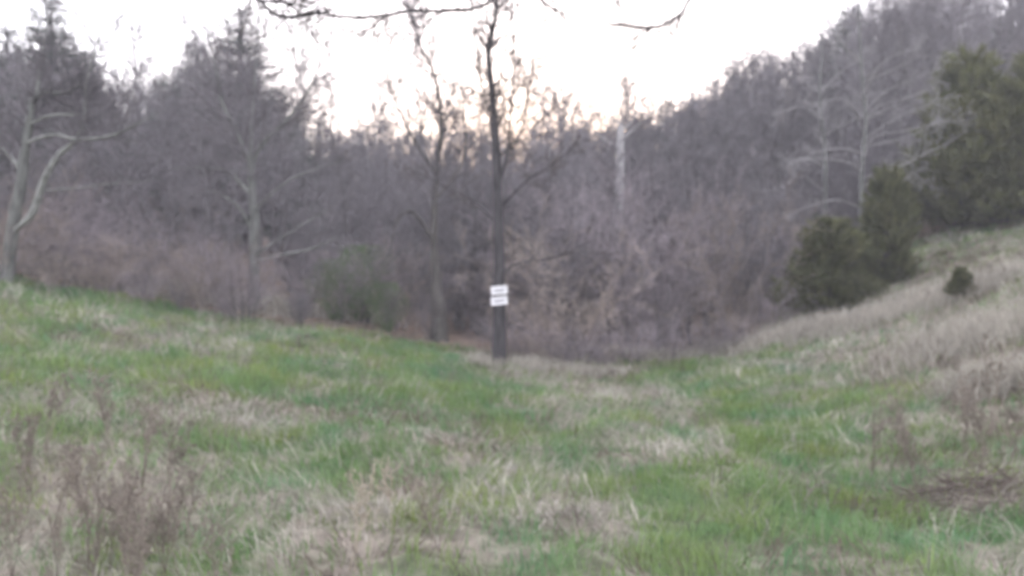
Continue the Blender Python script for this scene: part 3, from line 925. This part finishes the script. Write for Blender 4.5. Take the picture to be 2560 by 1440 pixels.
n = 0
while n < 44:                                   # the slope that climbs from the middle to the right ridge
    px = rw.uniform(1380, 2120); d = rw.uniform(33, 58); x = (px - 1280) / FPX * d
    top = float(np.interp(px, SKX, SKY)) + rw.gauss(8, 13)
    place_bare(rw.choice((0, 2, 4, 3)), x, d, max(4, P(px, top, d).z - Hf(x, d)), *SLOPE(px, d), wide=rw.uniform(1., 1.4), rnd=rw); n += 1
n = 0
while n < 40:                                   # the ridge on the right is crowded to its top
    px = rw.uniform(2020, 2760); d = rw.uniform(29, 47); x = (px - 1280) / FPX * d
    top = float(np.interp(px, SKX, SKY)) + rw.gauss(0, 22)
    place_bare(rw.choice((0, 2, 4, 3)), x, d, max(4, P(px, top, d).z - Hf(x, d)), *RIDGE(px, d), wide=rw.uniform(.9, 1.2), rnd=rw); n += 1

# bare crowns that stand against the white sky
for k, px, d, top, wide, lab in [(0, 350, 30, 40, .8, 'airy bare tree whose twigs fill the sky gap between the left conifers'), (1, 470, 31, 25, .8, 'thin bare tree against the sky left of the tall middle-left conifer'),
                                 (3, 770, 30, 95, .85, 'airy bare tree with its twigs in the sky right of the tall middle-left conifer'), (1, 835, 34, 170, .9, 'bare tree top leaning into the sky beside the airy tree'),
                                 (5, 1035, 30, 5, .75, 'tall narrow bare tree in the sky left of the signed tree'), (5, 965, 34, 190, .8, 'short narrow bare tree in the sky, leftmost of the narrow pair'),
                                 (1, 260, 33, 85, .7, 'twiggy bare tree beside the tallest left conifer')]:
    x = (px - 1280) / FPX * d
    place_bare(k, x, d, P(px, top, d).z - Hf(x, d), lab, None, wide=wide, rnd=rw)


# far wood: one mass behind everything
def far_wood():
    rnd = random.Random(5)
    parts = []
    for i in range(240):
        d = rnd.uniform(68, 130); px = rnd.uniform(-300, 2860)
        x = (px - 1280) / FPX * d
        top = float(np.interp(px, SKX, SKY)) + rnd.gauss(22, 18)
        hgt = max(5, min(22, P(px, top, d).z - Hf(x, d)))
        z = Hf(x, d)
        segs = [(x, d, z - .3, x, d, z + hgt * .6, .2, .1), (x, d, z + hgt * .6, x, d, z + hgt, .1, .03)]
        for b_ in range(26):
            f = rnd.uniform(.12, .98); az = rnd.uniform(0, 6.28); el = rnd.uniform(.4, 1.2)
            grow(segs, (x, d, z + hgt * f), (math.cos(az) * math.cos(el), math.sin(az) * math.cos(el), math.sin(el)), hgt * .26 * (1.15 - .7 * f) * rnd.uniform(.7, 1.2), .05, 2, rnd, (3.2, 4), .06, .16, .022)
        parts.append(np.array(segs))
    V, F = seg_tubes(np.concatenate(parts), 3)
    tag(obj('far_wood', mesh_arrays('far_wood', V, F), M['twig']), 'far bare wood reading as one grey mass behind the trees', 'wood', kind='stuff')


far_wood()

# ------------------------------------------------------------------ thickets
def zn(v, lims, names):
    return next((nm for l, nm in zip(lims, names) if v < l), names[-1])


TH = lambda px, d: '%s of the thicket %s' % ('front' if d < 20 else 'middle' if d < 23 else 'back', zn(px, (1450, 1620, 1800), ('just right of the signed tree', 'below the whitish trunk', 'right of the whitish trunk', 'beside the twin junipers')))
UL = lambda px, d: '%s %s' % ('close behind the meadow edge' if d < 23 else 'deeper in the wood', zn(px, (200, 520, 760, 1000), ('by the forked left tree', 'left of the spreading tree', 'under the spreading tree', 'by the leafing shrubs', 'by the stout mossy trunk')))
BR = lambda px: zn(px, (200, 400, 620), ('near the forked left tree', 'left of the spreading tree', 'at the foot of the spreading tree', 'right of the spreading tree'))
RR = lambda px: zn(px, (2150, 2350), ('behind the twin junipers', 'behind the pale branched tree', 'around the big juniper clump'))
rs = random.Random(99)
n = 0
while n < 56:                                   # purple-brown thicket in the hollow right of the signed tree
    px = rs.uniform(1290, 2000); d = rs.uniform(17.2, 28)
    x = (px - 1280) / FPX * d
    if d < float(meadow_edge(x)) + .5: continue
    top = float(np.interp(px, [1290, 1400, 1500, 1650, 1780, 1880, 1960], [610, 560, 540, 540, 540, 560, 600])) + rs.uniform(-90, 200) - 3 * (d - 20)
    hgt = max(1.0, min(4.6, P(px, top, d).z - Hf(x, d)))
    place_shrub(rs.choice((0, 1, 2, 3, 4, 6)), x, d, hgt, 'purple brown shrub in the ' + TH(px, d), 'shrubs in the ' + TH(px, d), rs.uniform(.8, 1.2)); n += 1
n = 0
while n < 12:                                   # low dry brush along the thicket's foot
    px = rs.uniform(1290, 1960); x = (px - 1280) / FPX * 17.2; d = float(meadow_edge(x)) + rs.uniform(.1, 1.2); x = (px - 1280) / FPX * d
    place_shrub(rs.choice((1, 3)), x, d, rs.uniform(.45, .95), 'knee high dry brush at the thicket foot ' + zn(px, (1450, 1620, 1800), ('just right of the signed tree', 'below the whitish trunk', 'right of the whitish trunk', 'beside the twin junipers')),
                'thicket foot brush ' + zn(px, (1450, 1620, 1800), ('by the signed tree', 'below the whitish trunk', 'right of the whitish trunk', 'beside the junipers')), rs.uniform(1.3, 2.2)); n += 1
n = 0
while n < 36:                                   # saplings in the thicket
    px = rs.uniform(1270, 2000); d = rs.uniform(19, 27); x = (px - 1280) / FPX * d
    place_bare(rs.choice((1, 3, 5)), x, d, rs.uniform(2.2, 5.6), 'thin bare sapling in the ' + TH(px, d), 'saplings in the ' + TH(px, d), wide=rs.uniform(.8, 1.2), rnd=rs); n += 1


def leaf_mesh(seed):
    rr = np.random.default_rng(seed); nn = 7500
    f = rr.random(nn); az = rr.uniform(0, 6.28, nn); rad = (.25 + .75 * np.sin(np.clip(f, 0, 1) * 2.6)) * rr.random(nn) ** .45 * (.8 + .3 * np.sin(az * 3 + f * 7))
    pos = np.stack([np.cos(az) * rad, np.sin(az) * rad, .1 + f * 2.4], 1)
    V, F, C = spray_tris(pos, rr.normal(0, 1, (nn, 3)), rr.uniform(.03, .07, nn), rr.uniform(.02, .035, nn), rr.uniform(.75, 1.3, (nn, 1)) * np.array([[.13, .19, .09]]), rr)
    return mesh_arrays('leaves', V, F, C)


LEAVES = leaf_mesh(61); LEAVES.materials.append(M['grass'])
for i_, (px, d, top, lab) in enumerate([(840, 18.6, 640, 'leafing green shrub left of the stout mossy trunk, leftmost of three'), (900, 19.4, 605, 'tallest leafing green shrub left of the stout mossy trunk'),
                                        (965, 18.4, 700, 'low leafing green shrub nearest the stout mossy trunk')]):
    x = (px - 1280) / FPX * d
    o = place_shrub(i_ % 3, x, d, P(px, top, d).z - Hf(x, d), lab, None, 1.15)
    o.name = 'leafing_shrub'; tag(obj('leaves', LEAVES, None, o), kind='stuff')
n = 0
while n < 40:                                   # low dry brush along the left edge of the meadow
    px = rs.uniform(-40, 790); d0 = float(meadow_edge((px - 1280) / FPX * 16.5)); d = d0 + rs.uniform(-.4, 4.5); x = (px - 1280) / FPX * d
    place_shrub(rs.choice((3, 3, 1, 4, 6)), x, d, rs.uniform(.5, 1.6), 'low dry pinkish brown brush along the meadow edge ' + BR(px), 'dry meadow edge brush ' + BR(px), rs.uniform(.9, 1.7)); n += 1
n = 0
while n < 30:                                   # taller brush filling the wood behind the signed tree
    px = rs.uniform(860, 1330); d = rs.uniform(21, 36); x = (px - 1280) / FPX * d
    top = rs.uniform(400, 640)
    row = 'near' if d < 27 else 'far'
    place_shrub(rs.choice((4, 5, 6)), x, d, max(1.2, min(4.6, P(px, top, d).z - Hf(x, d))), 'tall bare grey shrub in %s wood %s' % (row, zn(px, (980, 1100, 1230), ('behind the leafing shrubs', 'left of the stout mossy trunk', 'between the stout mossy trunk and the signed tree', 'right behind the signed tree'))), '%s tall shrubs %s' % (row, zn(px, (980, 1100, 1230), ('behind the leafing shrubs', 'left of the mossy trunk', 'by the mossy trunk', 'behind the signed tree'))), rs.uniform(.9, 1.3)); n += 1
n = 0
while n < 44:                                   # understorey left and centre
    px = rs.uniform(-60, 1280); d = rs.uniform(18, 30)
    x = (px - 1280) / FPX * d
    if d < float(meadow_edge(x)) + .8 or (790 < px < 1000 and d < 23): continue
    hgt = rs.uniform(.9, 2.4)
    place_shrub(rs.choice((0, 1, 4, 5, 6, 3)), x, d, hgt, 'bare brown shrub ' + UL(px, d), 'shrubs ' + UL(px, d), rs.uniform(.9, 1.4)); n += 1
n = 0
while n < 34:                                   # foot of the right ridge
    px = rs.uniform(1900, 2620); d = rs.uniform(22, 34)
    x = (px - 1280) / FPX * d
    if d < float(meadow_edge(x)) + 1.0: continue
    place_shrub(rs.choice((4, 5, 6)), x, d, rs.uniform(1.4, 3.6), 'bare grey shrub at the foot of the right ridge ' + RR(px), 'ridge foot shrubs ' + RR(px), rs.uniform(.9, 1.3)); n += 1

# ------------------------------------------------------------------ dead weeds in the foreground
def weed_proto(seed, Ht=1.0, arms=7, heads=True):
    rnd = random.Random(seed)
    st, tw, hd = [], [], []
    for s_ in range(rnd.choice((2, 3))):
        p = (rnd.gauss(0, .03), rnd.gauss(0, .03), -.03); d = norm((rnd.gauss(0, .12), rnd.gauss(0, .12), 1)); n_ = 8; L = Ht * rnd.uniform(.75, 1); r = .008
        for j in range(n_):
            d = norm((d[0] + rnd.gauss(0, .05), d[1] + rnd.gauss(0, .05), d[2]))
            q = tuple(p[a] + d[a] * L / n_ for a in range(3)); st.append((*p, *q, r, r * .9)); p = q; r *= .9
            if j > 2:
                for _ in range(2):
                    grow(tw, p, off_dir(d, rnd.uniform(.5, .9), rnd), L * rnd.uniform(.12, .28), .005, 1, rnd, (2.4,), .1, .15, .003)
    ends = [s[3:6] for s in tw]
    rnd.shuffle(ends)
    for e in ends[:60]:
        for _ in range(5):
            dd = norm((rnd.gauss(0, 1), rnd.gauss(0, 1), rnd.gauss(.4, 1)))
            hd.append((*e, *(e[a] + dd[a] * .024 for a in range(3)), .006, .003))
    return mesh_arrays('stalk', *seg_tubes(st, 5), smooth=True), mesh_arrays('side_stems', *seg_tubes(tw, 3)), mesh_arrays('seed_heads', *seg_tubes(hd, 3))


WEED = [weed_proto(501), weed_proto(502), weed_proto(503)]
WEEDP = [weed_proto(511), weed_proto(512)]
for w_ in WEED:
    for m_ in w_: m_.materials.append(M['weed'])
for w_ in WEEDP:
    for m_ in w_: m_.materials.append(M['weed_pale'])


def place_weed(proto, px, py, hpx, label, group=None, lean=0.0):
    x, y = ground_at(px, py)
    s = hpx / FPX * y
    o = empty('dead_weed', (x, y, Hf(x, y)), RND.uniform(0, 6.28), s)
    o.rotation_euler = (RND.gauss(0, .05), lean, RND.uniform(0, 6.28))
    for nm, me in zip(('stalk', 'side_stems', 'seed_heads'), proto): tag(obj(nm, me, None, o), kind=None if nm == 'stalk' else 'stuff')
    return tag(o, label, 'weed', group)


for i in range(34):
    px = RND.gauss(260, 130); py = RND.uniform(1130, 1580)
    place_weed(WEED[i % 3], px, py, RND.uniform(120, 260), 'dead brown weed in the lower left stand, %s, %s' % ('left half' if px < 260 else 'right half', 'back row' if py < 1270 else 'middle row' if py < 1420 else 'at the bottom edge'), 'lower left weeds %s %s' % ('left' if px < 260 else 'right', 'back' if py < 1270 else 'middle' if py < 1420 else 'bottom'))
for i in range(14):
    px = RND.uniform(2230, 2580); py = RND.uniform(1080, 1260)
    place_weed(WEED[i % 3], px, py, RND.uniform(120, 230), 'dead brown weed in the tangle at the right edge', 'dead weeds at the right edge')
place_weed(WEED[0], 2182, 1205, 200, 'single dark weed with a bushy head in green grass on the right')
place_weed(WEED[1], 1105, 1410, 250, 'lone thin dark weed stem at the bottom middle', None, .12)
place_weed(WEEDP[0], 865, 1440, 260, 'pale straw coloured weed stalk at the bottom left of the middle')
place_weed(WEEDP[1], 985, 1330, 190, 'pale weed behind the straw coloured stalk at the bottom')
place_weed(WEED[2], 330, 1450, 250, 'darkest weed stalk of the lower left, at the bottom edge')

# heap of dark dead twigs at the lower right
cx, cy = ground_at(2420, 1250)
o = empty('brush_pile', (cx, cy, Hf(cx, cy)))
rp = random.Random(8)
segs = []
for _ in range(330):
    u, v = rp.gauss(0, .62), rp.gauss(0, .26)
    top = .13 * math.exp(-(u / .7) ** 2 - (v / .3) ** 2)
    p = (u, v, Hf(cx + u, cy + v) - Hf(cx, cy) + rp.uniform(0, 1) * top)
    a = rp.gauss(0, .5) + (math.pi if rp.random() < .5 else 0)
    grow(segs, p, (math.cos(a), math.sin(a) * .7, rp.uniform(-.1, .35)), rp.uniform(.12, .4), rp.uniform(.003, .008), 1, rp, (1.5,), -.03, .16, .002)
tag(obj('twigs', mesh_arrays('twigs', *seg_tubes(segs, 4)), M['pile'], o), kind='stuff')
tag(o, 'low heap of dark brown dead twigs at the lower right', 'brush pile')

# ------------------------------------------------------------------ haze volume added to veil and lift the dark tones
HAZE = 0.0028
if HAZE:
    hm = bpy.data.materials.new('added_haze'); hm.use_nodes = True
    N = hm.node_tree.nodes; N.clear()
    pv = N.new('ShaderNodeVolumePrincipled'); pv.inputs['Color'].default_value = (.93, .93, .97, 1); pv.inputs['Density'].default_value = HAZE
    ou = N.new('ShaderNodeOutputMaterial'); hm.node_tree.links.new(pv.outputs[0], ou.inputs['Volume'])
    x0, x1, y0, y1, z0, z1 = -410, 410, -70, 710, -3, 40
    V = [(x, y, z) for z in (z0, z1) for x, y in ((x0, y0), (x1, y0), (x1, y1), (x0, y1))]
    F = [(3, 2, 1, 0), (4, 5, 6, 7), (0, 1, 5, 4), (1, 2, 6, 5), (2, 3, 7, 6), (3, 0, 4, 7)]
    me = bpy.data.meshes.new('haze'); me.from_pydata(V, [], F); me.update()
    tag(obj('haze', me, hm), 'thin pale haze added to lift the dark tones over the meadow', 'haze', kind='stuff')
    scene.cycles.volume_bounces = 0
